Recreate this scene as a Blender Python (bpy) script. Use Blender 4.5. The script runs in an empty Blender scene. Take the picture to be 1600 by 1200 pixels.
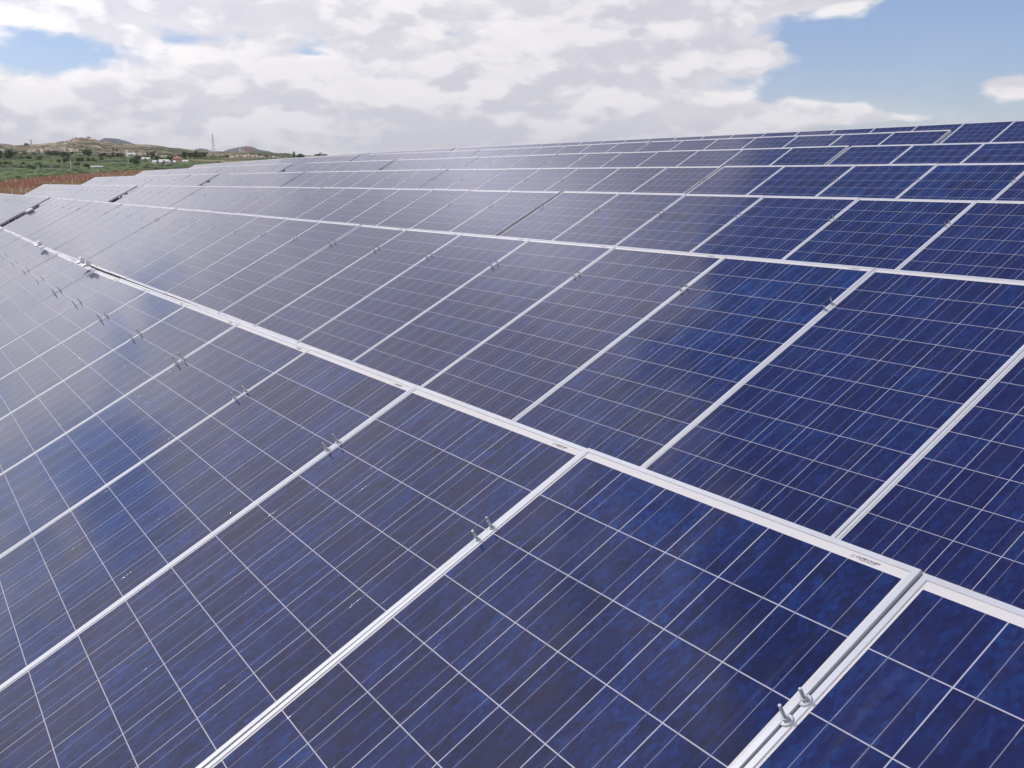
import bpy, bmesh, math, random
from mathutils import Vector, Matrix
import numpy as np

# ------------------------------------------------------------------ camera
scene = bpy.context.scene
col = scene.collection
FPX, PITCH, YAW = 1532.9, math.radians(11.834), math.radians(56.998)
RIGHT = Vector((math.cos(YAW), math.sin(YAW), 0))
FWD = Vector((-math.sin(YAW)*math.cos(PITCH), math.cos(YAW)*math.cos(PITCH), -math.sin(PITCH)))
UP = RIGHT.cross(FWD)
cd = bpy.data.cameras.new('camera')
cam = bpy.data.objects.new('camera', cd)
col.objects.link(cam)
cam.matrix_world = Matrix((RIGHT, UP, -FWD)).transposed().to_4x4()
cd.sensor_width = 36
cd.lens = 36*FPX/1600
cd.clip_start = 0.05
cd.clip_end = 40000
scene.camera = cam
scene.render.resolution_x, scene.render.resolution_y = 1024, 768
scene.view_settings.view_transform = 'Standard'
scene.view_settings.look = 'None'
scene.view_settings.exposure = 0.0
scene.view_settings.gamma = 1.0

def aim(px, py):
    """direction of a photo point as (azimuth, tan of elevation)"""
    d = FWD + RIGHT*((px-800)/FPX) - UP*((py-600)/FPX)
    return math.atan2(-d.x, d.y), d.z/math.hypot(d.x, d.y)

# ------------------------------------------------------------------ sun and sky
SUN = Vector((-.50, -.46, .735)).normalized()
sd = bpy.data.lights.new('sun', 'SUN')
sd.energy = 2.3
sd.angle = math.radians(5)
sd.color = (1.0, .955, .90)
so = bpy.data.objects.new('sun', sd)
so.rotation_euler = (-SUN).to_track_quat('-Z', 'Y').to_euler()
col.objects.link(so)

class NT:
    """small helper that writes node maths"""
    def __init__(s, tree): s.t = tree; s.n = tree.nodes; s.l = tree.links
    def new(s, k, **kw):
        n = s.n.new(k)
        for a, b in kw.items(): setattr(n, a, b)
        return n
    def put(s, sock, v):
        if hasattr(v, 'is_linked') or hasattr(v, 'links'): s.l.new(v, sock)
        else: sock.default_value = v
    def m(s, op, a, b=0.0, c=0.0, clamp=False):
        n = s.new('ShaderNodeMath', operation=op, use_clamp=clamp)
        s.put(n.inputs[0], a); s.put(n.inputs[1], b); s.put(n.inputs[2], c)
        return n.outputs[0]
    def vm(s, op, a, b=(0, 0, 0)):
        n = s.new('ShaderNodeVectorMath', operation=op)
        s.put(n.inputs[0], a); s.put(n.inputs[1], b)
        return n.outputs[0]
    def ramp(s, v, lo, hi, a=0.0, b=1.0, smooth=True):
        n = s.new('ShaderNodeMapRange', interpolation_type='SMOOTHSTEP' if smooth else 'LINEAR')
        for i, x in enumerate((v, lo, hi, a, b)): s.put(n.inputs[i], x)
        return n.outputs[0]
    def noise(s, vec, scale, detail=4, rough=.5, dist=0.0, out=0):
        n = s.new('ShaderNodeTexNoise')
        s.put(n.inputs['Vector'], vec)
        n.inputs['Scale'].default_value = scale; n.inputs['Detail'].default_value = detail
        n.inputs['Roughness'].default_value = rough; n.inputs['Distortion'].default_value = dist
        return n.outputs[out]
    def mix(s, f, a, b):
        n = s.new('ShaderNodeMix', data_type='RGBA')
        s.put(n.inputs[0], f); s.put(n.inputs[6], a); s.put(n.inputs[7], b)
        return n.outputs[2]
    def xyz(s, v):
        n = s.new('ShaderNodeSeparateXYZ'); s.l.new(v, n.inputs[0]); return n.outputs
    def comb(s, x, y, z):
        n = s.new('ShaderNodeCombineXYZ')
        for i, q in enumerate((x, y, z)): s.put(n.inputs[i], q)
        return n.outputs[0]

world = bpy.data.worlds.new('World')
scene.world = world
world.use_nodes = True
W = NT(world.node_tree)
W.n.clear()
sky = W.new('ShaderNodeTexSky', sky_type='NISHITA')
sky.sun_disc = False
sky.sun_elevation = math.asin(SUN.z)
sky.sun_rotation = math.atan2(SUN.x, SUN.y)
sky.altitude = 200
sky.air_density = 1.0; sky.dust_density = .6; sky.ozone_density = 1.0
tc = W.new('ShaderNodeTexCoord')
D = tc.outputs['Generated']
dx, dy, dz = W.xyz(D)
AZ = W.m('MULTIPLY', W.m('ARCTAN2', W.m('MULTIPLY', dx, -1.0), dy), 57.2958)
EL = W.m('MULTIPLY', W.m('ARCSINE', dz), 57.2958)
wd = W.noise(D, 9.0, 3, .5, out=1)
Dw = W.vm('ADD', D, W.vm('MULTIPLY', W.vm('SUBTRACT', wd, (.5, .5, .5)), (.05, .05, .03)))
sx = W.vm('MULTIPLY', Dw, (1, 1, 2.3))
def field(v):
    a = W.noise(v, 8.5, 7, .56)
    vo = W.new('ShaderNodeTexVoronoi', feature='F1'); vo.inputs['Scale'].default_value = 21
    vo.inputs['Detail'].default_value = 1.0; vo.inputs['Roughness'].default_value = .5
    W.l.new(v, vo.inputs['Vector'])
    puff = W.m('SUBTRACT', .55, vo.outputs['Distance'])
    return W.m('MULTIPLY_ADD', puff, .12, W.m('MULTIPLY', a, 1.0))
N0 = field(sx)
N1 = field(W.vm('ADD', sx, tuple(SUN*.012 + Vector((-.004, 0, .022)))))
big = W.noise(W.vm('MULTIPLY', D, (1, 1, 1.3)), 2.6, 3, .5)
cov = W.m('ADD', W.m('MULTIPLY', W.m('SUBTRACT', big, .5), .18), .185)
# where the sky is open (negative) or holds a cloud (positive): azimuth, elevation, widths in degrees
BLOBS = []
def blob(px, py, rx, ry, amt):
    a, t = aim(px, py)
    BLOBS.append((math.degrees(a), math.degrees(math.atan(t)), rx/26.7, ry/26.7, amt))
blob(110, 84, 90, 30, -.26); blob(-20, 50, 60, 20, -.14)
blob(1470, 120, 250, 75, -.34); blob(1590, 20, 200, 60, -.36); blob(1300, 60, 70, 30, -.16); blob(1750, 160, 220, 120, -.3)
blob(1190, 88, 66, 22, .42); blob(1330, -12, 110, 20, .34); blob(1275, 96, 40, 9, .16); blob(1390, 186, 80, 8, .20); blob(1090, 60, 70, 30, .10); blob(1130, 75, 26, 22, .10); blob(915, 118, 50, 26, .22); blob(1040, 95, 34, 22, .14)
blob(1590, 132, 66, 26, .74); blob(1295, 172, 100, 15, .32); blob(1120, 205, 90, 12, .22); blob(1040, 120, 60, 30, .10)
blob(700, 50, 20, 14, -.15); blob(500, 84, 40, 6, -.13)
blob(560, 150, 300, 80, .14); blob(1000, 20, 260, 45, .24); blob(250, 200, 300, 50, .16); blob(900, 170, 260, 70, .22); blob(700, 200, 500, 40, .10); blob(300, 15, 260, 22, .12)
# the higher sky: cloud bank to the west, broken blue towards the north
BLOBS += [(66, 33, 9, 5, .20), (96, 12, 11, 6, -.17), (92, 29, 40, 20, .20), (30, 40, 24, 30, -.24), (60, 62, 60, 18, -.34), (66, 44, 13, 10, -.26), (99, 17, 5, 5, -.22), (10, 30, 30, 20, -.10)]
for a, e, rx, ry, amt in BLOBS:
    u = W.m('DIVIDE', W.m('SUBTRACT', AZ, a), rx)
    v = W.m('DIVIDE', W.m('SUBTRACT', EL, e), ry)
    g = W.m('EXPONENT', W.m('MULTIPLY', W.m('ADD', W.m('MULTIPLY', u, u), W.m('MULTIPLY', v, v)), -1.0))
    cov = W.m('MULTIPLY_ADD', g, amt, cov)
dens0 = W.m('ADD', N0, cov)
dens = W.ramp(dens0, .49, .665)
veil = W.ramp(EL, .5, 6.0, .46, .03)
dens = W.m('MAXIMUM', dens, W.m('MULTIPLY', veil, W.ramp(W.noise(sx, 5.0, 4, .6), .25, .6)))
thick = W.ramp(dens0, .56, .90)
lit = W.ramp(W.m('SUBTRACT', N0, N1), -.065, .085)
edge = W.m('SUBTRACT', 1.0, thick)
fine = W.noise(sx, 30.0, 4, .55)
lightness = W.m('ADD', W.m('MULTIPLY', lit, .66), W.m('MULTIPLY', edge, .30))
lightness = W.m('ADD', lightness, W.m('MULTIPLY', W.m('SUBTRACT', fine, .5), .35), clamp=True)
ccol = W.mix(lightness, (.675, .665, .735, 1), (1.03, .99, .985, 1))
low = W.ramp(EL, 0.0, 5.0, 1.0, 0.0)
ccol = W.mix(W.m('MULTIPLY', low, .45), ccol, (.62, .62, .69, 1))
ccol = W.mix(W.ramp(EL, 12.0, 24.0, 0.0, .40), ccol, (.74, .72, .88, 1))
bgs = W.new('ShaderNodeBackground'); W.l.new(W.vm('MULTIPLY', sky.outputs[0], (1.0, 1.02, 1.25)), bgs.inputs[0]); bgs.inputs[1].default_value = .10
bgc = W.new('ShaderNodeBackground'); W.l.new(ccol, bgc.inputs[0]); 
def glow(a, e, rx, ry, amt, base):
    u = W.m('DIVIDE', W.m('SUBTRACT', AZ, a), rx); v = W.m('DIVIDE', W.m('SUBTRACT', EL, e), ry)
    return W.m('MULTIPLY_ADD', W.m('EXPONENT', W.m('MULTIPLY', W.m('ADD', W.m('MULTIPLY', u, u), W.m('MULTIPLY', v, v)), -1.0)), amt, base)
# some cloud banks catch more sun than others
bright = glow(71, 27, 4.5, 8, 1.15, glow(86, 11, 14, 5, .35, W.ramp(EL, 9.0, 26.0, 1.0, 1.02)))
W.l.new(bright, bgc.inputs[1])
mx = W.new('ShaderNodeMixShader')
W.l.new(W.m('MULTIPLY', dens, .97), mx.inputs[0]); W.l.new(bgs.outputs[0], mx.inputs[1]); W.l.new(bgc.outputs[0], mx.inputs[2])
wo = W.new('ShaderNodeOutputWorld'); W.l.new(mx.outputs[0], wo.inputs[0])

# ------------------------------------------------------------------ object helpers
def tag(o, label=None, cat=None, group=None, kind=None):
    if label: o['label'] = label
    if cat: o['category'] = cat
    if group: o['group'] = group
    if kind: o['kind'] = kind
    return o
def link(name, mesh, parent=None, loc=None, rot=None):
    o = bpy.data.objects.new(name, mesh)
    if parent: o.parent = parent
    if loc is not None: o.location = loc
    if rot is not None: o.rotation_euler = rot
    col.objects.link(o)
    return o
def mesh_of(name, bm, mat, smooth=False):
    me = bpy.data.meshes.new(name)
    bmesh.ops.recalc_face_normals(bm, faces=bm.faces)
    bm.to_mesh(me); bm.free()
    if mat: me.materials.append(mat)
    if smooth: me.polygons.foreach_set('use_smooth', [True]*len(me.polygons))
    return me
def box(bm, x0, x1, y0, y1, z0, z1):
    v = [bm.verts.new(p) for p in ((x0,y0,z0),(x1,y0,z0),(x1,y1,z0),(x0,y1,z0),(x0,y0,z1),(x1,y0,z1),(x1,y1,z1),(x0,y1,z1))]
    for f in ((0,3,2,1),(4,5,6,7),(0,1,5,4),(1,2,6,5),(2,3,7,6),(3,0,4,7)): bm.faces.new([v[i] for i in f])
def ring(bm, c, ax, r, n, a0=0.0):
    ax = ax.normalized(); u = ax.orthogonal().normalized(); w = ax.cross(u)
    return [bm.verts.new(c + (u*math.cos(a0+2*math.pi*i/n) + w*math.sin(a0+2*math.pi*i/n))*r) for i in range(n)]
def tube(bm, pts, rs, n=8, cap=True):
    prev = None; first = None
    for i, (p, r) in enumerate(zip(pts, rs)):
        ax = pts[min(i+1, len(pts)-1)] - pts[max(i-1, 0)]
        q = ring(bm, p, ax, r, n)
        if prev:
            for k in range(n): bm.faces.new((prev[k], prev[(k+1) % n], q[(k+1) % n], q[k]))
        else: first = q
        prev = q
    if cap: bm.faces.new(prev); bm.faces.new(first[::-1])

def material(name, color=(.5,.5,.5), rough=.5, metal=0.0):
    m = bpy.data.materials.new(name); m.use_nodes = True
    t = NT(m.node_tree); b = t.n['Principled BSDF']
    b.inputs['Base Color'].default_value = (*color, 1)
    b.inputs['Roughness'].default_value = rough
    b.inputs['Metallic'].default_value = metal
    return m, t, b

# ------------------------------------------------------------------ materials
PITCHX = 1.012          # module pitch along a row
MW, ML = 1.0090, 1.687  # module width, length
CELL = .1622
def make_cell_material():
    m, t, b = material('solar_laminate')
    co = t.new('ShaderNodeTexCoord').outputs['Object']
    info = t.new('ShaderNodeObjectInfo').outputs['Random']
    x, y, z = t.xyz(co)
    u = t.m('DIVIDE', t.m('ADD', x, 3*CELL), CELL)
    v = t.m('DIVIDE', t.m('ADD', y, 5*CELL), CELL)
    fu = t.m('FRACT', u); fv = t.m('FRACT', v)
    au = t.m('ABSOLUTE', t.m('SUBTRACT', fu, .5)); av = t.m('ABSOLUTE', t.m('SUBTRACT', fv, .5))
    hg = .5 - .0013/CELL
    cell = t.m('MULTIPLY', t.m('LESS_THAN', au, hg), t.m('LESS_THAN', av, hg+.0001))
    inside = t.m('MULTIPLY', t.m('LESS_THAN', t.m('ABSOLUTE', x), 3*CELL-.0012), t.m('LESS_THAN', t.m('ABSOLUTE', y), 5*CELL-.0012))
    cell = t.m('MULTIPLY', cell, inside)
    # two soldered ribbons along each string of cells
    bus = t.m('LESS_THAN', t.m('ABSOLUTE', t.m('SUBTRACT', au, .25)), .00092/CELL)
    bus = t.m('MULTIPLY', bus, inside)
    # crystal grain of the silicon
    seed = t.m('MULTIPLY', info, 40.0)
    cell_id = t.comb(t.m('FLOOR', u), t.m('FLOOR', v), seed)
    wn = t.new('ShaderNodeTexWhiteNoise', noise_dimensions='3D'); t.l.new(cell_id, wn.inputs[0])
    gco = t.vm('MULTIPLY', t.vm('ADD', co, t.vm('MULTIPLY', cell_id, (3.1, 5.3, .7))), (1.0, .55, 1.0))
    vo = t.new('ShaderNodeTexVoronoi', feature='F1'); vo.inputs['Scale'].default_value = 120
    t.l.new(t.vm('ADD', gco, t.vm('MULTIPLY', t.noise(gco, 22, 3, .6, out=1), (.006, .006, .006))), vo.inputs['Vector'])
    g1 = t.xyz(vo.outputs['Color'])[0]
    vo2 = t.new('ShaderNodeTexVoronoi', feature='F1'); vo2.inputs['Scale'].default_value = 40
    t.l.new(t.vm('ADD', gco, t.vm('MULTIPLY', t.noise(gco, 15, 3, .6, out=1), (.010, .010, .010))), vo2.inputs['Vector'])
    g2 = t.xyz(vo2.outputs['Color'])[1]
    cloudy = t.noise(gco, 9.0, 5, .62)
    g = t.m('ADD', t.m('MULTIPLY', g1, .46), t.m('ADD', t.m('MULTIPLY', g2, .34), t.m('MULTIPLY', t.ramp(cloudy, .3, .7), .20)))
    g = t.m('ADD', g, t.m('MULTIPLY', t.m('SUBTRACT', wn.outputs[0], .5), .30))
    g = t.m('ADD', g, t.m('MULTIPLY', t.m('SUBTRACT', info, .5), .25))
    r = t.new('ShaderNodeValToRGB'); t.l.new(g, r.inputs[0])
    e = r.color_ramp.elements
    e[0].position = .10; e[0].color = (.0065, .0090, .046, 1)
    e[1].position = 1.0; e[1].color = (.0110, .045, .190, 1)
    q = e.new(.5); q.color = (.0075, .0165, .092, 1)
    q = e.new(.75); q.color = (.0085, .0290, .140, 1)
    tint = t.mix(t.m('MULTIPLY', t.ramp(info, .35, .65), .45), r.outputs[0], (.0140, .0125, .062, 1))
    back = t.mix(inside, (.64, .62, .62, 1), (.42, .42, .50, 1))
    c = t.mix(cell, back, tint)
    c = t.mix(bus, c, (.18, .185, .28, 1))
    # thin dust film, a little heavier in streaks down the slope
    dn = t.noise(t.vm('MULTIPLY', t.vm('ADD', co, t.comb(seed, seed, 0.0)), (6, 1.2, 1)), 2.2, 5, .6)
    dust = t.ramp(dn, .35, .85, .004, .026)
    spk = t.noise(t.vm('ADD', co, t.comb(seed, 0.0, 0.0)), 120, 1, .5)
    dust = t.m('ADD', dust, t.ramp(spk, .84, .90, 0.0, .16))
    # dirt washed down and caught above the lower frame, dried runs
    low_ = t.ramp(t.m('ADD', y, t.m('MULTIPLY', t.noise(t.vm('MULTIPLY', co, (9, 1, 1)), 2.0, 4, .6), .10)), -ML/2+.015, -ML/2+.10, .22, 0.0)
    runs = t.ramp(t.noise(t.vm('MULTIPLY', t.vm('ADD', co, t.comb(seed, 0.0, 0.0)), (22, .8, 1)), 1.6, 3, .5), .60, .78, 0.0, .035)
    dust = t.m('ADD', dust, t.m('ADD', low_, runs))
    c = t.mix(dust, c, (.42, .37, .33, 1))
    t.l.new(c, b.inputs['Base Color'])
    # sun glints along the ribbons, set into the colour as scattered bright metallic spots
    glint = t.m('MULTIPLY', bus, t.ramp(t.noise(t.vm('MULTIPLY', t.vm('ADD', co, t.comb(seed, 0.0, 0.0)), (8, .35, 1)), 26, 2, .6), .635, .70))
    t.put(b.inputs['Metallic'], glint)
    c = t.mix(glint, c, (.80, .80, .84, 1)); t.l.new(c, b.inputs['Base Color'])
    rn = t.noise(co, 3.0, 4, .5)
    rough = t.ramp(rn, .3, .7, .085, .125)
    t.l.new(t.m('MULTIPLY_ADD', glint, .12, rough), b.inputs['Roughness'])
    b.inputs['IOR'].default_value = 1.5
    # ribbon solder waviness and faint glass texture
    bn = t.noise(t.vm('MULTIPLY', co, (4, 1, 1)), 55, 2, .5)
    gl = t.noise(co, 4, 2, .5)
    h = t.m('ADD', t.m('MULTIPLY', t.m('MULTIPLY', bn, glint), .0009), t.m('MULTIPLY', gl, .0006))
    bp = t.new('ShaderNodeBump'); bp.inputs['Strength'].default_value = 1.0; bp.inputs['Distance'].default_value = 1.0
    t.l.new(h, bp.inputs['Height']); t.l.new(bp.outputs[0], b.inputs['Normal'])
    return m
M_CELL = make_cell_material()
def make_alu():
    m, t, b = material('anodised_aluminium', (.78, .78, .80), .42, .35)
    co = t.new('ShaderNodeTexCoord').outputs['Object']
    inf = t.new('ShaderNodeObjectInfo').outputs['Random']
    n = t.noise(t.vm('ADD', co, t.comb(t.m('MULTIPLY', inf, 30.0), 0.0, 0.0)), 3.0, 6, .65)
    t.l.new(t.mix(t.ramp(n, .3, .75), (.67, .69, .74, 1), (.50, .51, .55, 1)), b.inputs['Base Color'])
    t.l.new(t.ramp(n, .3, .7, .34, .52), b.inputs['Roughness'])
    return m
M_ALU = make_alu()
M_STEEL, t_, b_ = material('galvanised_steel', (.55, .57, .58), .38, .9)
t_.l.new(t_.mix(t_.noise(t_.new('ShaderNodeTexCoord').outputs['Object'], 120, 3, .6), (.38, .40, .42, 1), (.70, .72, .74, 1)), b_.inputs['Base Color'])
M_WHITE, t_, b_ = material('white_plastic', (.80, .79, .77), .5)
t_.l.new(t_.mix(t_.noise(t_.new('ShaderNodeTexCoord').outputs['Object'], 8, 4, .6), (.84, .83, .81, 1), (.70, .68, .65, 1)), b_.inputs['Base Color'])
M_INK, t_, b_ = material('label_ink', (.10, .10, .11), .5)
t_.l.new(t_.mix(t_.noise(t_.new('ShaderNodeTexCoord').outputs['Object'], 300, 2, .5), (.07, .07, .08, 1), (.2, .2, .2, 1)), b_.inputs['Base Color'])

# ------------------------------------------------------------------ terrain
def interp(x, xs, ys):
    if x <= xs[0]: return ys[0]
    for i in range(1, len(xs)):
        if x <= xs[i]:
            k = (x-xs[i-1])/(xs[i]-xs[i-1])
            return ys[i-1]+(ys[i]-ys[i-1])*k
    return ys[-1]
SKY_X = [-400, -60, 0, 25, 60, 85, 105, 118, 130, 150, 165, 200, 235, 262, 300, 335, 370, 400, 440, 475, 520, 600, 720, 900]
SKY_Y = [228, 221, 224, 227, 226, 223, 220, 217, 215.5, 216.5, 220, 224, 226, 229, 234, 236, 236, 236, 240, 243, 246, 250, 256, 262]
def az_of(px): return aim(px, 250)[0]
SKY_A = [az_of(x) for x in SKY_X]
HZ = 279.0
def tan_el(px, py): return aim(px, py)[1]
SKY_T = [tan_el(x, y) for x, y in zip(SKY_X, SKY_Y)]
A_l, T_l = SKY_A[::-1], SKY_T[::-1]
DS = [0, 20, 60, 100, 150, 250, 400, 700, 1000, 1400]
ZS = [-2.0, -2.0, -1.9, -1.3, -.45, 1.2, 4.4, 13.0, 23.5, 38.0]
rnd = random.Random(4)
PH = [(rnd.uniform(0, 6.28), rnd.uniform(0, 6.28), rnd.uniform(0, 6.28)) for _ in range(12)]
def wob(x, y, s):
    v = 0
    for i, (a, b, c) in enumerate(PH[:8]):
        k = (1.0 + .37*i)/s
        v += math.sin(x*k*math.cos(a)+y*k*math.sin(a)+b)/(1+.5*i)
    return v/2.2
def smooth(x, a, b):
    k = min(1, max(0, (x-a)/(b-a))); return k*k*(3-2*k)
def far_height(x, y):
    d = math.hypot(x, y); a = math.atan2(-x, y)
    T = interp(a, A_l, T_l)
    RD = 1850
    ridge = T*RD
    if d <= 700: z = interp(d, DS, ZS)
    else:
        k = (min(d, RD)-700)/(RD-700)
        z0 = 13.0
        z = z0 + (ridge-z0)*(.62*k + .38*smooth(k, .45, 1.0))
    if d > RD: z = max(ridge - (d-RD)*.05, -30)
    z = max(z, -30)
    z += wob(x, y, 45)*.0012*max(0, min(d, 700)-120) + wob(y, x, 110)*.0022*max(0, min(d, 1500)-300)*smooth(RD-d, -100, 500)
    if 650 < d < 2100:   # terraces on the slopes
        st = 5.5; q = z/st; f = q-math.floor(q)
        zt = (math.floor(q)+smooth(f, .62, .98))*st
        z = z + (zt-z)*.75*smooth(d, 800, 1100)
    return z
def ground_h(x, y):
    X = -x
    zp = -1.93 + .1135*min(max(y-.7, -6), 20.5)
    if y > 21: zp = zp - (min(y, 60)-21)*.05
    k = max(smooth(X, 58, 80), smooth(math.hypot(x, y), 75, 110))
    return zp*(1-k) + far_height(x, y)*k if k > 0 else zp

def build_ground():
    angs = []
    a = -180.0
    while a < 180.0:
        angs.append(math.radians(a))
        if 62 <= a <= 90: a += .16
        elif 40 <= a < 62 or 90 < a <= 104: a += 1.0
        else: a += 4.0
    rs = [0.5]
    r = .5
    while r < 2600:
        rs.append(r*1.0)
        r = r+5.0 if 640 < r < 2000 else r*1.018 if r > 55 else r*1.12
    rs += [3000, 3500, 6000, 12000, 30000]
    rs = sorted(set(rs))
    vs = []; fs = []; n = len(angs)
    for r in rs:
        for a in angs:
            x, y = -r*math.sin(a), r*math.cos(a)
            vs.append((x, y, ground_h(x, y)))
    for i in range(len(rs)-1):
        for j in range(n):
            k = (j+1) % n
            fs.append((i*n+j, (i+1)*n+j, (i+1)*n+k, i*n+k))
    c = len(vs); vs.append((0, 0, ground_h(0, 0)))
    for j in range(n): fs.append((c, j, (j+1) % n))
    me = bpy.data.meshes.new('ground'); me.from_pydata(vs, [], fs); me.update()
    me.polygons.foreach_set('use_smooth', [True]*len(me.polygons))
    return me
def ground_material():
    m, t, b = material('open_country', rough=.95)
    b.inputs['Specular IOR Level'].default_value = .1
    g = t.new('ShaderNodeNewGeometry')
    P = g.outputs['Position']
    x, y, z = t.xyz(P)
    d = t.m('SQRT', t.m('ADD', t.m('MULTIPLY', x, x), t.m('MULTIPLY', y, y)))
    wn = t.noise(P, .02, 4, .5)
    w2 = t.noise(t.vm('MULTIPLY', P, (.4, 1, 1)), .06, 4, .6)
    dd = t.m('ADD', d, t.m('MULTIPLY', t.m('SUBTRACT', wn, .5), t.m('MULTIPLY', d, .35)))
    # red soil
    soil = t.mix(t.noise(P, .8, 6, .6), (.130, .048, .026, 1), (.24, .100, .055, 1))
    soil = t.mix(t.ramp(t.noise(t.vm('MULTIPLY', P, (.3, 1, 1)), .10, 4, .6), .48, .62), soil, (.20, .14, .060, 1))
    # fields: strips in blocks
    near = t.mix(t.noise(P, 3.0, 6, .6), (.045, .034, .026, 1), (.085, .066, .050, 1))  # soil around the arrays, its colour darkened to stand in for their shade
    soil = t.mix(t.ramp(d, 50, 62), near, soil)
    vo = t.new('ShaderNodeTexVoronoi', feature='F1', distance='CHEBYCHEV'); vo.inputs['Scale'].default_value = .034
    t.l.new(t.vm('ADD', t.vm('MULTIPLY', P, (.30, 1.3, 0)), t.vm('MULTIPLY', t.noise(P, .01, 2, .5, out=1), (14, 14, 0))), vo.inputs['Vector'])
    cr, cg, cb = t.xyz(vo.outputs['Color'])
    rp = t.new('ShaderNodeValToRGB'); t.l.new(cr, rp.inputs[0]); rp.color_ramp.interpolation = 'CONSTANT'
    e = rp.color_ramp.elements
    e[0].position = 0; e[0].color = (.100, .122, .056, 1)
    e[1].position = .22; e[1].color = (.155, .178, .080, 1)
    for p_, c_ in ((.40, (.200, .215, .090, 1)), (.55, (.070, .095, .045, 1)), (.72, (.36, .29, .18, 1)), (.84, (.130, .150, .075, 1))):
        q = e.new(p_); q.color = c_
    rows = t.m('SINE', t.m('MULTIPLY', t.m('ADD', t.m('MULTIPLY', x, .85), t.m('MULTIPLY', y, .5)), 1.25))
    fld = t.mix(t.ramp(rows, -.2, .8, 0, .35), rp.outputs[0], (.105, .095, .045, 1))
    fld = t.mix(t.ramp(t.noise(t.vm('MULTIPLY', P, (.25, 1, 1)), .10, 4, .65), .47, .56, 0, .8), fld, (.070, .088, .048, 1))
    fld = t.mix(t.ramp(w2, .50, .62, 0, .6), fld, (.06, .085, .04, 1))
    # scrubby, terraced hills
    n3 = t.noise(t.vm('MULTIPLY', P, (1, 1, 9)), .010, 6, .62)
    hil = t.mix(t.ramp(n3, .40, .60), (.125, .130, .070, 1), (.330, .240, .165, 1))
    hil = t.mix(t.ramp(w2, .50, .60, 0, .75), hil, (.085, .098, .055, 1))
    hil = t.mix(t.ramp(t.noise(t.vm('MULTIPLY', P, (1, 1, 12)), .016, 5, .7), .56, .64, 0, .85), hil, (.56, .47, .37, 1))
    slope = t.xyz(g.outputs['Normal'])[2]
    cut = t.ramp(t.noise(t.vm('MULTIPLY', P, (1, 1, 1)), .006, 3, .5), .48, .58)
    bare = t.m('MULTIPLY', t.ramp(slope, .975, .90), cut)
    hil = t.mix(bare, hil, (.52, .43, .32, 1))
    lim = t.m('ADD', 140.0, t.m('MULTIPLY', t.m('SUBTRACT', t.m('DIVIDE', y, d), .094), 1200.0))
    c = t.mix(t.ramp(t.m('SUBTRACT', dd, lim), -6, 10), soil, fld)
    c = t.mix(t.ramp(dd, 900, 1100), c, hil)
    t.l.new(c, b.inputs['Base Color'])
    bp = t.new('ShaderNodeBump'); bp.inputs['Strength'].default_value = .7; bp.inputs['Distance'].default_value = .5
    t.l.new(t.noise(P, 1.2, 6, .65), bp.inputs['Height']); t.l.new(bp.outputs[0], b.inputs['Normal'])
    return m
gm = build_ground(); gm.materials.append(ground_material())
tag(link('ground', gm), kind='structure')

# distant blue mountains: solid ridges, several kilometres off
M_MTN, t_, b_ = material('wooded_mountain', (.03, .045, .05), .95)
P_ = t_.new('ShaderNodeNewGeometry').outputs['Position']
t_.l.new(t_.mix(t_.noise(P_, .004, 6, .6), (.030, .048, .060, 1), (.065, .075, .075, 1)), b_.inputs['Base Color'])
def mountain(prof, dist, depth):
    """prof: photo x, y of the crest; becomes a ridge at its own distance with front and back slopes"""
    xs = [p[0] for p in prof]; ys = [p[1] for p in prof]
    n = 70; vs = []; fs = []
    rr = random.Random(len(prof)+int(dist))
    for i in range(n+1):
        px = xs[0]+(xs[-1]-xs[0])*i/n
        py = interp(px, xs, ys)+rr.uniform(-.25, .25)
        a, T = aim(px, py)
        for k, (dd, hf) in enumerate(((-depth, 0.0), (-depth*.6, .5), (-depth*.25, .86), (0, 1.0), (depth*.5, .6), (depth, 0.0))):
            r = dist+dd
            z0 = -30
            z = z0+(T*dist-z0)*hf + (rr.uniform(-1, 1)*dist*.0007 if 0 < k < 3 else 0)
            vs.append((-r*math.sin(a), r*math.cos(a), z))
    for i in range(n):
        for k in range(5):
            fs.append((i*6+k, (i+1)*6+k, (i+1)*6+k+1, i*6+k+1))
    me = bpy.data.meshes.new('mountain'); me.from_pydata(vs, [], fs); me.update(); me.materials.append(M_MTN)
    me.polygons.foreach_set('use_smooth', [True]*len(me.polygons))
    return me
tag(link('hill', mountain([(138, 232), (150, 222), (163, 215.5), (175, 216), (186, 217), (200, 221), (212, 226), (225, 232)], 5200, 900)), kind='structure')
tag(link('hill', mountain([(292, 240), (303, 234), (312, 231.5), (322, 233), (335, 238)], 5600, 700)), kind='structure')
tag(link('hill', mountain([(340, 240), (355, 234), (370, 230.5), (384, 228.5), (394, 229), (405, 234), (420, 236), (428, 239), (445, 244)], 5400, 900)), kind='structure')

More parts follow.
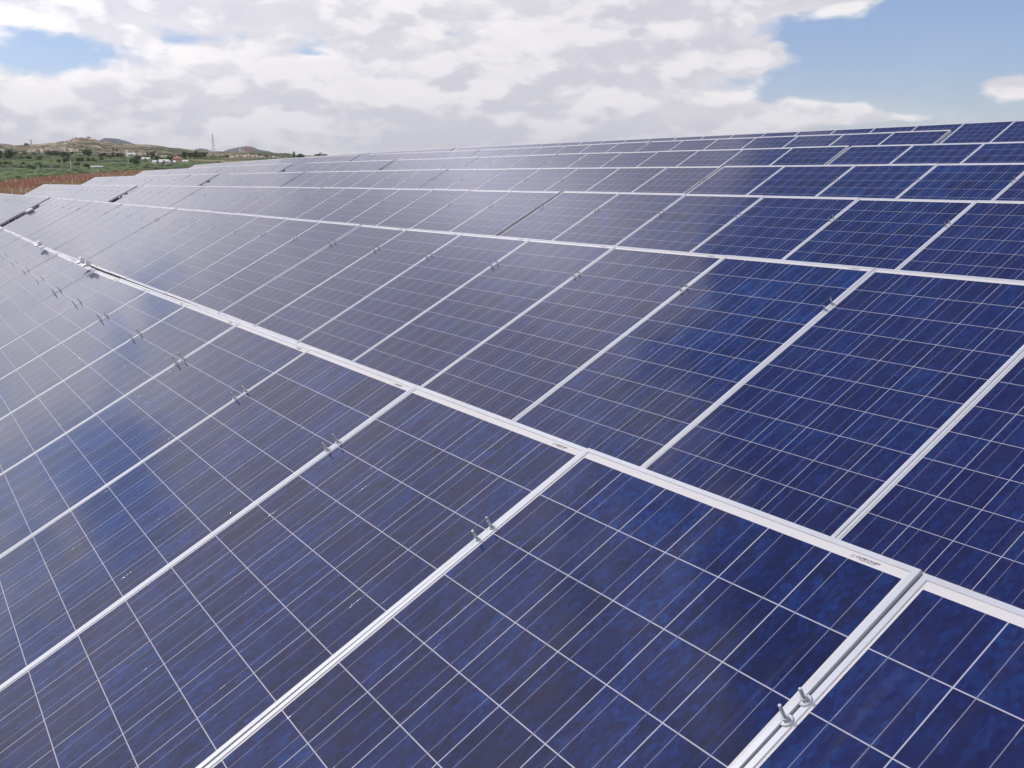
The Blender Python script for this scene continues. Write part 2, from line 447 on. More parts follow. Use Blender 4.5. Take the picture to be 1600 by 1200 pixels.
# ------------------------------------------------------------------ solar arrays
TILT = math.radians(28.1455)
SN, CS = math.sin(TILT), math.cos(TILT)
def frame_mesh(w, l):
    bm = bmesh.new()
    prof = [(.0, -.040), (.0, .0020), (.0005, .0026), (.0122, .0026), (.0130, .0018), (.0130, -.0012)]
    loops = []
    for o, z in prof:
        a, c = w/2-o, l/2-o
        loops.append([bm.verts.new(p) for p in ((-a, -c, z), (a, -c, z), (a, c, z), (-a, c, z))])
    for i in range(len(loops)-1):
        for k in range(4): bm.faces.new((loops[i][k], loops[i][(k+1) % 4], loops[i+1][(k+1) % 4], loops[i+1][k]))
    # return flange underneath
    q = [bm.verts.new(p) for p in ((-w/2+.03, -l/2+.03, -.040), (w/2-.03, -l/2+.03, -.040), (w/2-.03, l/2-.03, -.040), (-w/2+.03, l/2-.03, -.040))]
    for k in range(4): bm.faces.new((loops[0][(k+1) % 4], loops[0][k], q[k], q[(k+1) % 4]))
    return mesh_of('frame', bm, M_ALU)
def laminate_mesh(w, l):
    bm = bmesh.new(); box(bm, -w/2+.005, w/2-.005, -l/2+.005, l/2-.005, -.006, 0)
    return mesh_of('solar_panel', bm, M_CELL)
def print_mesh():
    """small maker's print on the white margin: an emblem and a line of heavy and of light lettering"""
    bm = bmesh.new(); rr = random.Random(3)
    h = .0005
    def bar(x0, x1, y0, y1): box(bm, x0, x1, y0, y1, .0002, h)
    for k in range(8):
        a = k/8*6.283
        cx, cy = -.030+.0035*math.cos(a), .0035*math.sin(a)
        bar(cx-.0007, cx+.0007, cy-.0007, cy+.0007)
    x = -.022
    while x < .030:
        w = rr.uniform(.0028, .0040); bar(x, x+.0011, -.0012, .0036); bar(x+.0011, x+w-.0003, rr.choice((-.0012, .0012, .0026)), rr.choice((.0000, .0036)) + .0006); x += w+.0007
    x = -.014
    while x < .022:
        w = rr.uniform(.0012, .0026); bar(x, x+w, -.0042, -.0030); x += w+.0009
    return mesh_of('maker_print', bm, M_INK)
ME_FRAME, ME_LAM, ME_PRINT = frame_mesh(MW, ML), laminate_mesh(MW, ML), print_mesh()
def bolt_mesh(h):
    bm = bmesh.new()
    Z = Vector((0, 0, 1))
    tube(bm, [Z*.003, Z*.009], [.0072, .0072], 6)              # nut
    pts, rs = [], []
    n = 14
    for i in range(n+1):                                        # threaded rod
        pts.append(Z*(.0092+(h-.0092)*i/n)); rs.append(.0036 if i % 2 else .0031)
    tube(bm, pts, rs, 8)
    return mesh_of('clamp_bolt', bm, M_STEEL)
def washer_mesh():
    bm = bmesh.new(); Z = Vector((0, 0, 1))
    tube(bm, [Z*.0000, Z*.0004, Z*.0022, Z*.0029], [.0125, .0132, .0132, .0122], 24)
    return mesh_of('washer', bm, M_STEEL)
ME_BOLT = [bolt_mesh(h) for h in (.030, .034, .038)]
ME_WASH = washer_mesh()
def rail_mesh(length):
    bm = bmesh.new()
    for y0, y1, z0, z1 in ((-.02, .02, -.004, 0), (-.02, -.016, -.05, -.004), (.016, .02, -.05, -.004)):
        box(bm, 0, -length, y0, y1, z0, z1) if False else box(bm, -length, 0, y0, y1, z0, z1)
    return mesh_of('rail', bm, M_STEEL)
def leg_mesh(h):
    bm = bmesh.new(); box(bm, -.035, .035, -.002, .002, 0, h)
    box(bm, -.035, -.031, .002, .04, 0, h); box(bm, .031, .035, .002, .04, 0, h)
    return mesh_of('leg', bm, M_STEEL)
LEGS = {}
RAILS = {}
rj = random.Random(11)
ORD = ['first', 'second', 'third', 'fourth', 'fifth', 'sixth', 'seventh', 'eighth']
def make_array(Yt, X0, n, sy, zprof, near, label, group):
    """one rigid table of n modules; X0 = position of its right hand end, measured leftwards; zprof = heights of the row's top edge"""
    # local frame: x to the right, origin on the ground under the middle of the table
    Xm = X0 + n*PITCHX/2
    zx, zz = zprof
    za, zb = interp(X0, zx, zz), interp(X0+n*PITCHX, zx, zz)
    sz = (zb-za)/(n*PITCHX)
    yc, zc = Yt+sy*(Xm-2) - ML/2*CS, (za+zb)/2 - ML/2*SN
    gz = ground_h(-Xm, yc)
    root = bpy.data.objects.new('solar_array', None)
    root.empty_display_size = .3
    root.location = (-Xm, yc, gz)
    root.rotation_euler = (0, math.atan(sz), -math.atan(sy))
    col.objects.link(root)
    tag(root, label, 'solar array', group)
    hc = zc-gz
    def P3(x, v, w=0.0):       # v measured up the slope from the middle, w off the glass
        return Vector((x, v*CS - w*SN, hc + v*SN + w*CS))
    for i in range(n):
        x = n*PITCHX/2 - (i+.5)*PITCHX
        rot = (TILT+math.radians(rj.gauss(0, .16)), math.radians(rj.gauss(0, .06)), math.radians(rj.gauss(0, .03)))
        p = link('solar_panel', ME_LAM, root, P3(x+rj.uniform(-.0006, .0006), rj.uniform(-.0012, .0012), rj.uniform(-.0003, .0003)), rot)
        link('frame', ME_FRAME, p, (0, 0, 0))
        if near < 2: link('maker_print', ME_PRINT, p, (MW/2-.105, ML/2-.0235, 0))
    if near < 3:
        for i in range(n+1):
            x = n*PITCHX/2 - i*PITCHX
            if i in (0, n): x += (.012 if i == n else -.012)*0
            for v in (ML/2-.368,):
                for s in (.0235, -.0235):
                    vv = v+s+rj.uniform(-.004, .004)
                    bl = link('clamp_bolt', ME_BOLT[rj.randrange(3)], root, P3(x, vv, .0027), (TILT+rj.gauss(0, .02), rj.gauss(0, .02), 0))
                    if X0 > 6: bl.scale = (.85, .85, .75)
                    if near < 2: link('washer', ME_WASH, bl, (0, 0, 0))
    key = n
    if key not in RAILS: RAILS[key] = rail_mesh(n*PITCHX-.02)
    for v in (ML/2-.368, -ML/2+.368):
        link('rail', RAILS[key], root, P3(n*PITCHX/2-.01, v, -.0405), (TILT, 0, 0))
    for lx in (-.36, 0, .36):
        for v in (ML/2-.368, -ML/2+.368):
            q = P3(lx*n*PITCHX, v, -.093)
            h = round(q.z+.25, 2)
            if h not in LEGS: LEGS[h] = leg_mesh(h)
            link('leg', LEGS[h], root, (q.x, q.y, -.25))
    return root

# row: label words, top edge Y, skew, (right end, modules) of every table, (X list, Z list) of the top edge
ROWS = [
 ('front row', 1.55830, .00864, [(-5.07, 7), (2.015, 7), (9.15, 7), (16.28, 7)], ([-5.1, 1, 2, 9.1, 16.3, 24], [-.67, -.709, -.714, -.774, -.716, -.69])),
 ('second row', 4.10796, .00569, [(-5.03, 7), (2.055, 7), (9.17, 7), (16.31, 7), (23.45, 5), (29.70, 7), (36.83, 7)], ([-5, 9.17, 16.3, 28.6, 29.7, 44], [-.405, -.450, -.466, -.498, -.500, -.555])),
 ('third row', 6.72663, .00196, [(2.187, 7), (9.36, 7), (16.52, 7), (23.68, 6), (30.68, 7), (37.82, 7), (44.96, 4)], ([2.2, 9.3, 16.4, 23.6, 29.8, 38, 49], [-.157, -.146, -.148, -.178, -.198, -.227, -.257])),
 ('fourth row', 9.31843, -.00172, [(2.238, 7), (9.38, 7), (16.53, 7), (23.80, 6), (30.88, 7), (38.03, 7), (45.18, 5)], ([2.2, 9.3, 16.5, 18.5, 23.6, 30.9, 40, 50], [.135, .154, .172, .170, .156, .140, .114, .055])),
 ('fifth row', 11.92107, -.00340, [(2.345, 7), (9.47, 7), (16.62, 7), (23.95, 6), (31.25, 7), (38.40, 7), (45.55, 6)], ([2.2, 9.4, 16.5, 21, 24, 30.3, 39, 51.5], [.415, .453, .485, .479, .477, .484, .456, .364])),
 ('sixth row', 14.35686, .00160, [(9.535, 7), (16.68, 7), (23.83, 7), (31.78, 7), (38.93, 7), (46.08, 6)], ([9.5, 16.6, 23, 29, 31, 38.7, 52.5], [.744, .782, .768, .768, .792, .795, .674])),
 ('last row', 18.21472, -.00841, [(8.695, 7), (15.78, 7), (22.865, 8), (31.41, 7), (38.52, 7)], ([8.7, 15.8, 22.9, 28, 31, 36, 45.5], [1.052, 1.056, 1.068, 1.074, 1.085, 1.063, 1.005])),
]
for ri, (nm, Yt, sy, tabs, zprof) in enumerate(ROWS):
    for k, (X0, n) in enumerate(tabs):
        place = 'rightmost' if k == 0 else 'leftmost' if k == len(tabs)-1 else ORD[k]+' from right'
        lab = '%s bank of blue panels in the %s%s' % (place, nm, ' from the front' if 0 < ri < 6 else ' on the skyline' if ri == 6 else ', nearest the viewer')
        near = 0 if ri < 2 and k < 3 else 1 if ri < 2 else 2 if ri < 5 else 3
        make_array(Yt, X0, n, sy, zprof, near, lab, 'solar arrays in parallel rows')
#--DETAILS--
# ------------------------------------------------------------------ things in the countryside
def spot(px, d, dz=0.0):
    a = aim(px, 260)[0]
    x, y = -d*math.sin(a), d*math.cos(a)
    return Vector((x, y, ground_h(x, y)+dz))
def leaf_material(name, dark, light):
    m, t, b = material(name, dark, .8)
    inf = t.new('ShaderNodeObjectInfo').outputs['Random']
    P = t.new('ShaderNodeNewGeometry').outputs['Position']
    n = t.noise(P, .7, 4, .6)
    f = t.m('ADD', t.m('MULTIPLY', t.ramp(n, .35, .65), .7), t.m('MULTIPLY', inf, .3))
    t.l.new(t.mix(f, (*dark, 1), (*light, 1)), b.inputs['Base Color'])
    b.inputs['Specular IOR Level'].default_value = .2
    return m
M_LEAF = [leaf_material('dark_foliage', (.075, .100, .062), (.135, .165, .095)),
          leaf_material('olive_foliage', (.110, .130, .075), (.180, .200, .110)),
          leaf_material('green_foliage', (.100, .140, .062), (.170, .210, .090))]
M_BARK, t_, b_ = material('bark', (.09, .065, .045), .9)
t_.l.new(t_.mix(t_.noise(t_.new('ShaderNodeTexCoord').outputs['Object'], 6, 4, .6), (.06, .045, .03, 1), (.14, .10, .07, 1)), b_.inputs['Base Color'])
def crown_mesh(seed, w, h, base, n=420, leaf=.30):
    rr = random.Random(seed); bm = bmesh.new()
    lobes = []
    for i in range(7):
        a = rr.uniform(0, 6.28); r = rr.uniform(0, .32)*w
        lobes.append((Vector((r*math.cos(a), r*math.sin(a), base+h*rr.uniform(.25, .75))), w*rr.uniform(.18, .32), h*rr.uniform(.18, .34)))
    for i in range(n):
        c, rw, rh = lobes[rr.randrange(7)]
        d = Vector((rr.gauss(0, 1), rr.gauss(0, 1), rr.gauss(0, 1))).normalized()*rr.uniform(.55, 1.08)
        p = c+Vector((d.x*rw, d.y*rw, d.z*rh))
        s = leaf*rr.uniform(.6, 1.5)*w/5
        u = Vector((rr.gauss(0, 1), rr.gauss(0, 1), rr.gauss(0, 1))).normalized(); v = u.orthogonal().normalized()
        q = u.cross(v)
        vs = [bm.verts.new(p+v*s), bm.verts.new(p+q*s*.8), bm.verts.new(p-v*s*.9), bm.verts.new(p-q*s*.7)]
        bm.faces.new(vs)
    me = bpy.data.meshes.new('crown'); bm.to_mesh(me); bm.free()
    return me
def trunk_mesh(seed, w, h, base):
    rr = random.Random(seed); bm = bmesh.new()
    top = Vector((rr.uniform(-.1, .1)*w, rr.uniform(-.1, .1)*w, base+h*.5))
    tube(bm, [Vector((0, 0, -.5)), Vector((.02*w, 0, base*.6)), top], [.05*w, .038*w, .018*w], 7)
    for k in range(3):
        a = rr.uniform(0, 6.28)
        tube(bm, [Vector((.02*w, 0, base*.6)), Vector((math.cos(a)*.22*w, math.sin(a)*.22*w, base+h*.5))], [.024*w, .010*w], 5)
    return mesh_of('trunk', bm, M_BARK)
KINDS = []
for k, (w, h, base, mi) in enumerate([(5.0, 4.2, .9, 0), (5.6, 3.6, .6, 1), (4.6, 4.6, 1.0, 2), (3.2, 5.6, 1.0, 0), (6.5, 3.2, .5, 2), (5.0, 4.0, .8, 1)]):
    cm = crown_mesh(20+k, w, h, base); cm.materials.append(M_LEAF[mi])
    KINDS.append((cm, trunk_mesh(20+k, w, h, base), h+base))
def tree(p, kind, height, rz, name, label, group):
    cm, tm, hh = KINDS[kind]
    root = bpy.data.objects.new(name, None); root.location = p; root.rotation_euler = (0, 0, rz)
    s = height/hh; root.scale = (s, s, s); col.objects.link(root)
    tag(root, label, 'tree', group)
    link('trunk', tm, root, (0, 0, 0)); link('crown', cm, root, (0, 0, 0))
    return root
rt = random.Random(8)
TL = ['dark bushy tree', 'olive tree', 'fresh green tree', 'tall narrow dark tree', 'low spreading bush', 'small olive tree']
CL = ['at the left photo edge', 'below the left ridge', 'under the long pale bank', 'in the left fields', 'right of the long bank', 'mid plain', 'above the left orchards', 'below the round hill',
      'in the green strip', 'left of the white hut', 'behind the white hut', 'above the white hut', 'under the pale hill bank', 'right of the white hut', 'around the farmhouse', 'below the farmhouse',
      'in front of the farm sheds', 'above the farm sheds', 'in the big clump right of the sheds', 'behind the pink house', 'beside the sixth panel row end', 'below the lattice mast', 'left of the hill village', 'on the upper hill slope',
      'on the left hillside', 'below the hill village', 'in the nearest left field', 'in the near green strip', 'at the red soil edge', 'in the orchard beyond the red soil', 'on the far slope by the mast']
# tree groups seen in the plain: photo column, distance, spread in px, how many, height, kinds
for ci, (px, d, sp, n, h, kinds) in enumerate([
    (8, 560, 16, 6, 6.5, (0, 3, 0)), (30, 760, 14, 4, 5.0, (0, 1)), (85, 700, 20, 7, 5.0, (0, 1, 0)), (52, 520, 26, 5, 3.2, (1, 2)),
    (104, 620, 12, 4, 4.2, (0, 2)), (138, 720, 7, 4, 7.5, (0, 3)), (60, 900, 50, 7, 5.0, (0, 1, 5)), (118, 880, 26, 5, 4.6, (1, 0)),
    (96, 430, 12, 5, 2.9, (0, 2, 0)), (122, 455, 16, 5, 2.7, (0, 1)), (148, 470, 20, 6, 2.8, (2, 0)), (176, 640, 26, 7, 3.8, (1, 2, 0)),
    (190, 860, 18, 6, 5.6, (0, 2)), (212, 420, 12, 5, 3.0, (0, 0, 2)), (236, 740, 12, 6, 6.4, (0, 3)), (226, 560, 22, 6, 3.3, (1, 2)),
    (258, 520, 22, 8, 3.4, (0, 2, 0)), (272, 1100, 14, 6, 8.0, (1, 0)), (300, 600, 14, 9, 6.2, (0, 0, 3)), (288, 760, 16, 5, 5.0, (2, 0)),
    (314, 640, 8, 4, 5.5, (0, 2)), (332, 1020, 16, 5, 6.5, (0, 5)), (352, 860, 14, 4, 4.5, (1, 0)), (208, 1350, 60, 8, 5.2, (5, 1)),
    (90, 1420, 90, 9, 5.0, (5, 1, 0)), (395, 1300, 40, 6, 6.0, (1, 0)), (20, 380, 30, 5, 2.0, (1, 2)), (70, 330, 40, 5, 1.8, (4, 2)),
    (30, 300, 26, 4, 1.6, (4, 4)), (120, 360, 30, 4, 1.8, (4, 1)), (330, 1450, 30, 4, 5.5, (0, 5))]):
    for i, off_ in enumerate(sorted(rt.uniform(-sp, sp)*.7 for _ in range(n))):
        k = rt.choice(kinds)
        p = spot(px+off_, d*(1+rt.uniform(-.05, .05)))
        tree(p, k, h*rt.uniform(.5, .9), rt.uniform(0, 6.28), 'field_tree', '%s %s, %s from left there' % (TL[k], CL[ci], (ORD+['ninth'])[i]), 'trees scattered over the fields and slopes')
# trees that stand against the sky
def crest_tree(px, py_top, d, h, kind, name, label):
    a, T = aim(px, py_top)
    x, y = -d*math.sin(a), d*math.cos(a)
    g = ground_h(x, y); top = T*d
    hh = max(h, top-g)
    tree(Vector((x, y, top-hh)), kind, hh, px, name, label, 'trees on the skyline')
crest_tree(459, 235, 820, 8, 3, 'skyline_tree', 'upright dark tree on the skyline, tallest left of the last row')
crest_tree(468, 239, 830, 6, 0, 'skyline_tree', 'rounded bush on the skyline just right of the upright tree')
crest_tree(475, 241, 840, 5, 1, 'skyline_tree', 'lowest bush of the skyline clump beside the last row')
crest_tree(494, 239.5, 700, 5, 0, 'skyline_tree', 'left crown of the clump rising behind the last panel row')
crest_tree(501, 237.5, 700, 6, 2, 'skyline_tree', 'middle and tallest crown of the clump behind the last panel row')
crest_tree(508, 239.5, 705, 5, 0, 'skyline_tree', 'right crown of the clump rising behind the last panel row')
crest_tree(139, 213, 1830, 7, 0, 'hilltop_tree', 'dark bush on the top of the pale hill')
crest_tree(117, 215, 1830, 5, 4, 'hilltop_tree', 'low bush at the left end of the hilltop')
crest_tree(42, 223.5, 1800, 6, 4, 'hilltop_tree', 'low bush on the ridge left of the white tower')

# rows of orchard and vine growth too dense to count, in broken strips over the plain
def growth(name, seed, d0, d1, step, h0, mat, label, cut):
    rr = random.Random(seed); vs = []; fs = []; d = d0
    while d < d1:
        a0, a1 = az_of(500 if d0 > 800 else 345), az_of(-40); n = int((a1-a0)*d/(.9 if d < 400 else 1.5)); on = rr.random() < .6; run = 0; prev = False
        for i in range(n):
            if run <= 0: on = rr.random() < cut; run = rr.randint(12, 60)
            run -= 1
            a = a0+(a1-a0)*i/n+rr.uniform(-.2, .2)/d; r = d+rr.uniform(-.5, .5)
            x, y = -r*math.sin(a), r*math.cos(a)
            lim = 138+(math.cos(a)-.094)*1200
            if not on or r < lim: prev = False; continue
            g = ground_h(x, y); h = h0*(.6+d/900)*rr.uniform(.45, 1.1); b = len(vs)
            ux, uy = -math.sin(a), math.cos(a); w = .7+h*.5
            for k, hf in ((-w, -.1), (-w*.6, .7), (0, 1.0), (w*.7, .6), (w, -.1)): vs.append((x+ux*k+rr.uniform(-.15, .15), y+uy*k, g+h*hf*rr.uniform(.85, 1.1)))
            if prev:
                for k in range(4): fs.append((b-5+k, b+k, b+k+1, b-4+k))
            prev = True
        d += step*(.6+d/500)*rr.uniform(.7, 1.4)
    me = bpy.data.meshes.new(name); me.from_pydata(vs, [], fs); me.update(); me.materials.append(mat)
    o = link(name, me); tag(o, label, 'vegetation', kind='stuff'); print(name, len(fs))
growth('orchard_rows', 1, 150, 760, 5.0, .75, M_LEAF[2], 'broken green strips of orchard and vine growth on the plain', .36)
growth('hedge_growth', 2, 230, 950, 11.0, 1.1, M_LEAF[0], 'darker hedge growth along the field edges', .28)
growth('hillside_scrub', 3, 900, 1750, 14.0, 1.0, M_LEAF[1], 'olive scrub growing in lines along the hill terraces', .34)

# ------------------------------------------------------------------ buildings
M_WALL, t_, b_ = material('whitewashed_wall', (.72, .70, .66), .85)
t_.l.new(t_.mix(t_.noise(t_.new('ShaderNodeTexCoord').outputs['Object'], .9, 4, .6), (.66, .63, .57, 1), (.80, .79, .76, 1)), b_.inputs['Base Color'])
M_PINK, t_, b_ = material('pink_wall', (.5, .34, .29), .85)
t_.l.new(t_.mix(t_.noise(t_.new('ShaderNodeTexCoord').outputs['Object'], .9, 4, .6), (.46, .30, .25, 1), (.60, .44, .38, 1)), b_.inputs['Base Color'])
M_TILE, t_, b_ = material('roof_tile', (.36, .16, .10), .85)
t_.l.new(t_.mix(t_.noise(t_.new('ShaderNodeTexCoord').outputs['Object'], 3, 4, .6), (.28, .12, .07, 1), (.45, .24, .16, 1)), b_.inputs['Base Color'])
M_SHEET, t_, b_ = material('white_sheet_roof', (.75, .75, .74), .55)
t_.l.new(t_.mix(t_.noise(t_.new('ShaderNodeTexCoord').outputs['Object'], 1, 4, .6), (.66, .67, .67, 1), (.82, .82, .80, 1)), b_.inputs['Base Color'])
M_DARK, t_, b_ = material('window_glass', (.03, .035, .045), .2)
t_.l.new(t_.mix(t_.noise(t_.new('ShaderNodeTexCoord').outputs['Object'], 2, 3, .5), (.02, .025, .03, 1), (.06, .07, .09, 1)), b_.inputs['Base Color'])
def house(px, d, w, dep, h, label, wallm, roofm, rise=.25, rz=0.0, cat='building', name='farm_building', sink=0.0):
    p = spot(px, d)
    root = bpy.data.objects.new(name, None); root.location = p-Vector((0, 0, sink))
    a = aim(px, 260)[0]
    root.rotation_euler = (0, 0, a+rz); col.objects.link(root)
    tag(root, label, cat)
    bm = bmesh.new(); box(bm, -w/2, w/2, -dep/2, dep/2, -2, h)
    link('wall', mesh_of('wall', bm, wallm), root, (0, 0, 0))
    bm = bmesh.new(); e = .25; r = dep*rise
    pr = [(-dep/2-e, h-.02), (0, h+r), (dep/2+e, h-.02), (dep/2+e, h-.2), (-dep/2-e, h-.2)]
    A = [bm.verts.new((-w/2-e, y, z)) for y, z in pr]; B = [bm.verts.new((w/2+e, y, z)) for y, z in pr]
    for i in range(5): bm.faces.new((A[i], A[(i+1) % 5], B[(i+1) % 5], B[i]))
    bm.faces.new(A); bm.faces.new(B[::-1])
    link('roof', mesh_of('roof', bm, roofm), root, (0, 0, 0))
    nwin = int(w//2.9)
    for i in range(nwin):
        bm = bmesh.new(); box(bm, -.45, .45, -.03, .03, 0, 1.1)
        link('window', mesh_of('window', bm, M_DARK), root, (-w/2+(i+.7)*w/(nwin+.4), -dep/2-.01, min(1.0, h*.4)))
    return root
house(151, 305, 2.6, 1.4, .85, 'small white hut at the edge of the red soil and orchards', M_WALL, M_SHEET, .10, .15)
house(206, 760, 5.5, 4, 2.2, 'pale farmhouse high among the trees, under the hill', M_WALL, M_SHEET, .2, .3)
house(200, 765, 1.5, 1.5, 4.2, 'slim white tower beside the pale farmhouse', M_WALL, M_SHEET, .2, .1, name='white_tower')
house(229, 520, 3.4, 3, 1.3, 'white shed alone in the orchards, right of the farmhouse', M_WALL, M_SHEET, .2, -.2)
house(246, 430, 3.2, 2.5, 1.0, 'leftmost white roof of the low farm sheds', M_WALL, M_SHEET, .25, .2)
house(257, 432, 3.4, 2.6, 1.25, 'second white shed from the left in the low farm row', M_WALL, M_SHEET, .28, -.1)
house(268, 436, 3.0, 2.4, .95, 'long low white shed just left of the pink roofed house', M_WALL, M_SHEET, .22, .15)
house(278, 470, 2.8, 3, 1.7, 'pink walled house with clay roof among the white sheds', M_PINK, M_TILE, .3, .2)
house(290, 445, 2.0, 2.2, 1.1, 'rightmost white shed of the low farm row', M_WALL, M_SHEET, .2, 0)
house(322, 1150, 14, 8, 5, 'cream house on the slope below the lattice mast', M_WALL, M_TILE, .2, .5)
house(377, 1600, 3.0, 5, 4.0, 'white block of the hill village under the blue mountain', M_WALL, M_TILE, .15, .1, sink=-4)
house(385, 1610, 5, 5, 3.0, 'reddish house in the hill village, right of the white block', M_PINK, M_TILE, .15, .2, sink=-4)
house(393, 1620, 5, 5, 2.4, 'last reddish house of the hill village on the right', M_PINK, M_TILE, .2, -.2, sink=-4)
house(52, 1780, 3, 3, 8, 'small white tower standing on the ridge at the left', M_WALL, M_WALL, .3, .2, name='white_tower', sink=-2)
# retaining walls of pale stone on the slopes
M_STONE, t_, b_ = material('pale_stone', (.5, .42, .33), .9)
t_.l.new(t_.mix(t_.noise(t_.new('ShaderNodeTexCoord').outputs['Object'], .12, 6, .65), (.36, .29, .21, 1), (.74, .66, .56, 1)), b_.inputs['Base Color'])
def bank(px0, px1, d, h, label, seed):
    rr = random.Random(seed); n = 26; vs = []; fs = []
    for i in range(n+1):
        px = px0+(px1-px0)*i/n
        p = spot(px, d+rr.uniform(-6, 6)); e = max(0.0, math.sin(math.pi*i/n))**.4
        a = math.atan2(-p.x, p.y); back = Vector((-math.sin(a), math.cos(a), 0))
        hh = h*e*rr.uniform(.65, 1.0)
        for q in (p-Vector((0, 0, 1.5)), p-back*.5+Vector((0, 0, hh*.55)), p+back*1.2+Vector((0, 0, hh)), p+back*7+Vector((0, 0, hh*.8)), p+back*9-Vector((0, 0, 2))): vs.append(q)
    for i in range(n):
        for k in range(4): fs.append((i*5+k, (i+1)*5+k, (i+1)*5+k+1, i*5+k+1))
    me = bpy.data.meshes.new('stone_bank'); me.from_pydata(vs, [], fs); me.update(); me.materials.append(M_STONE)
    tag(link('stone_bank', me), label, 'stone bank')
bank(-30, 30, 1330, 8, 'pale stone bank at the far left under the ridge', 1)
bank(38, 120, 1300, 9, 'long pale stone bank above the orchards at the left', 2)
bank(104, 136, 1250, 5, 'short pale stone bank right below the long one', 3)
bank(180, 222, 1230, 7, 'pale stone bank on the slope right of the hilltop', 4)
bank(205, 262, 1080, 8, 'broken white rock bank above the farmhouse', 5)
bank(242, 288, 900, 2.5, 'narrow pale wall crossing the slope above the farm sheds', 6)
bank(355, 420, 1260, 7, 'pale bank below the hill village', 7)
bank(400, 465, 1120, 7, 'long pale bank just left of the skyline trees', 8)
bank(96, 150, 1740, 4, 'pale crumbling crown of the round hill', 9)

# lattice mast and poles
def mast(px, d, h, label):
    bm = bmesh.new(); lev = 9; prev = None
    for i in range(lev+1):
        z = h*i/lev; w = 1.9*(1-i/lev)+.25
        q = [Vector((sx_*w, sy_*w, z)) for sx_, sy_ in ((-1, -1), (1, -1), (1, 1), (-1, 1))]
        if prev:
            for k in range(4):
                tube(bm, [prev[k], q[k]], [.16, .16], 4); tube(bm, [prev[k], q[(k+1) % 4]], [.08, .08], 3); tube(bm, [q[k], q[(k+1) % 4]], [.08, .08], 3)
        prev = q
    me = mesh_of('mast_tower', bm, M_STEEL)
    root = bpy.data.objects.new('lattice_mast', None); root.location = spot(px, d); col.objects.link(root); tag(root, label, 'mast')
    link('tower', me, root, (0, 0, 0))
    for z, w in ((h*.80, 4.0), (h*.90, 3.0), (h*.98, 2.0)):
        bm = bmesh.new(); tube(bm, [Vector((-w, 0, z)), Vector((w, 0, z))], [.14, .14], 5)
        link('cross_arm', mesh_of('cross_arm', bm, M_STEEL), root, (0, 0, 0))
mast(335, 1400, 30, 'tall grey lattice mast standing on the slope against the sky')
def pole(px, d, h, label):
    bm = bmesh.new(); tube(bm, [Vector((0, 0, -.3)), Vector((0, 0, h))], [.09, .06], 8)
    o = link('utility_pole', mesh_of('utility_pole', bm, M_WHITE), None, spot(px, d)); tag(o, label, 'pole')
pole(111, 330, 2.6, 'thin pale pole in the green field left of the white hut')
pole(201, 380, 3.6, 'thin pale pole among orchards right of the white hut')
pole(62, 520, 3.0, 'thin pale pole near the left edge, behind the fields')

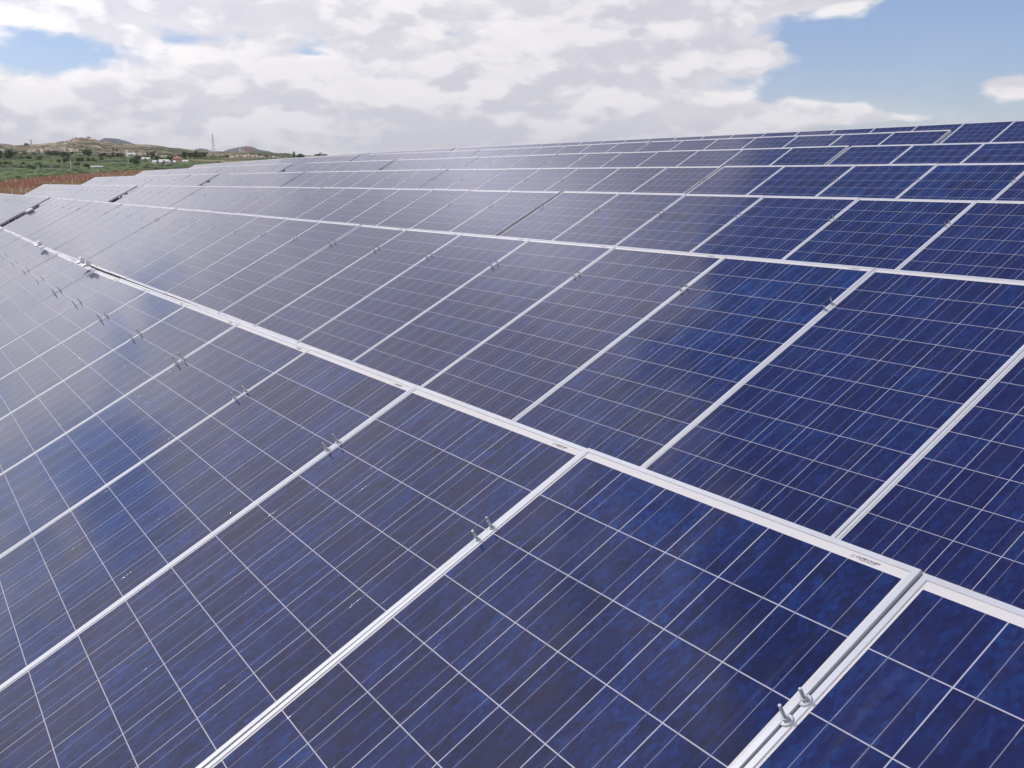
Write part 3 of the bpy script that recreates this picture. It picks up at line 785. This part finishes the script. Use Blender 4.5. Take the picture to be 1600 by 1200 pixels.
# rows of pale plant guards on the red soil
M_GUARD, t_, b_ = material('plant_guard', (.75, .60, .45), .6)
inf_ = t_.new('ShaderNodeObjectInfo').outputs['Random']
t_.l.new(t_.mix(inf_, (.70, .58, .46, 1), (.40, .20, .11, 1)), b_.inputs['Base Color'])
bm = bmesh.new(); tube(bm, [Vector((0, 0, -.05)), Vector((0, 0, .22)), Vector((0, 0, .42))], [.055, .06, .07], 8)
ME_GUARD = mesh_of('plant_guard', bm, M_GUARD)
rg = random.Random(5); cnt = 0
XS = [0, 42, 70, 131, 150, 215, 226, 300]; YS = [302, 302, 288, 287, 277, 273, 267, 262]
for i in range(0, 60):
    for j in range(0, 60):
        X = 60+i*2.6+j*.35; Y = 1+j*1.15-i*.2
        if rg.random() < .62 or cnt >= 210: continue
        X += rg.uniform(-.12, .12); Y += rg.uniform(-.12, .12)
        d = math.hypot(X, Y); P = Vector((-X, Y, ground_h(-X, Y)))
        v = P; z = v.dot(FWD); px = 800+FPX*v.dot(RIGHT)/z; py = 600-FPX*v.dot(UP)/z
        lim = 135+((Y/d)-.094)*1200
        if px < -8 or px > 225 or py > interp(px, XS, YS)+3 or d > lim-6: continue
        o = link('plant_guard', ME_GUARD, None, P, (rg.gauss(0, .04), rg.gauss(0, .04), 0)); cnt += 1
        tag(o, 'pale plastic plant guard in the rows on the red soil', 'plant guard', 'plant guards in rows on red soil')
print('guards', cnt)

# small white boxes fixed between the tables
def jbox(X, Y, Z, w, h, label):
    bm = bmesh.new(); box(bm, -w/2, w/2, -h/2, h/2, 0, .045)
    bmesh.ops.bevel(bm, geom=list(bm.edges), offset=.006, segments=2, affect='EDGES')
    me = mesh_of('junction_box', bm, M_WHITE)
    root = bpy.data.objects.new('junction_box', None); root.location = (-X, Y, Z); root.rotation_euler = (TILT, 0, 0); col.objects.link(root)
    tag(root, label, 'junction box')
    link('case', me, root, (0, 0, 0))
    bm = bmesh.new(); box(bm, -w/2+.012, w/2-.012, -h/2+.012, h/2-.012, .0455, .053)
    link('lid', mesh_of('lid', bm, M_WHITE), root, (0, 0, 0))
    bm = bmesh.new()
    for s_ in (-.3, .3): tube(bm, [Vector((w*s_, -h/2, .02)), Vector((w*s_, -h/2-.03, .02))], [.009, .009], 10)
    link('cable_gland', mesh_of('cable_gland', bm, M_STEEL), root, (0, 0, 0))
jbox(9.268, 1.595, -0.745, 0.050, 0.040, 'small white box in the gap behind the front row, rightmost of three')
jbox(9.536, 1.595, -0.738, 0.090, 0.040, 'wider white box in the gap behind the front row, middle of three')
jbox(12.138, 1.600, -0.731, 0.130, 0.040, 'white box in the gap behind the front row, leftmost of three')
jbox(28.579, 3.600, -0.832, 0.400, 0.160, 'white box in the walkway gap of the second row')

# ------------------------------------------------------------------ thin summer haze over the whole valley
bm = bmesh.new(); box(bm, -6900, 1200, -2600, 6600, -60, 260)
hz = mesh_of('haze', bm, None)
mh = bpy.data.materials.new('haze'); mh.use_nodes = True
th = NT(mh.node_tree); th.n.clear()
pv = th.new('ShaderNodeVolumePrincipled'); pv.inputs['Color'].default_value = (.86, .90, 1, 1); pv.inputs['Density'].default_value = .00006; pv.inputs['Anisotropy'].default_value = .3
oo = th.new('ShaderNodeOutputMaterial'); th.l.new(pv.outputs[0], oo.inputs['Volume'])
hz.materials.append(mh)
tag(link('haze', hz), kind='stuff')
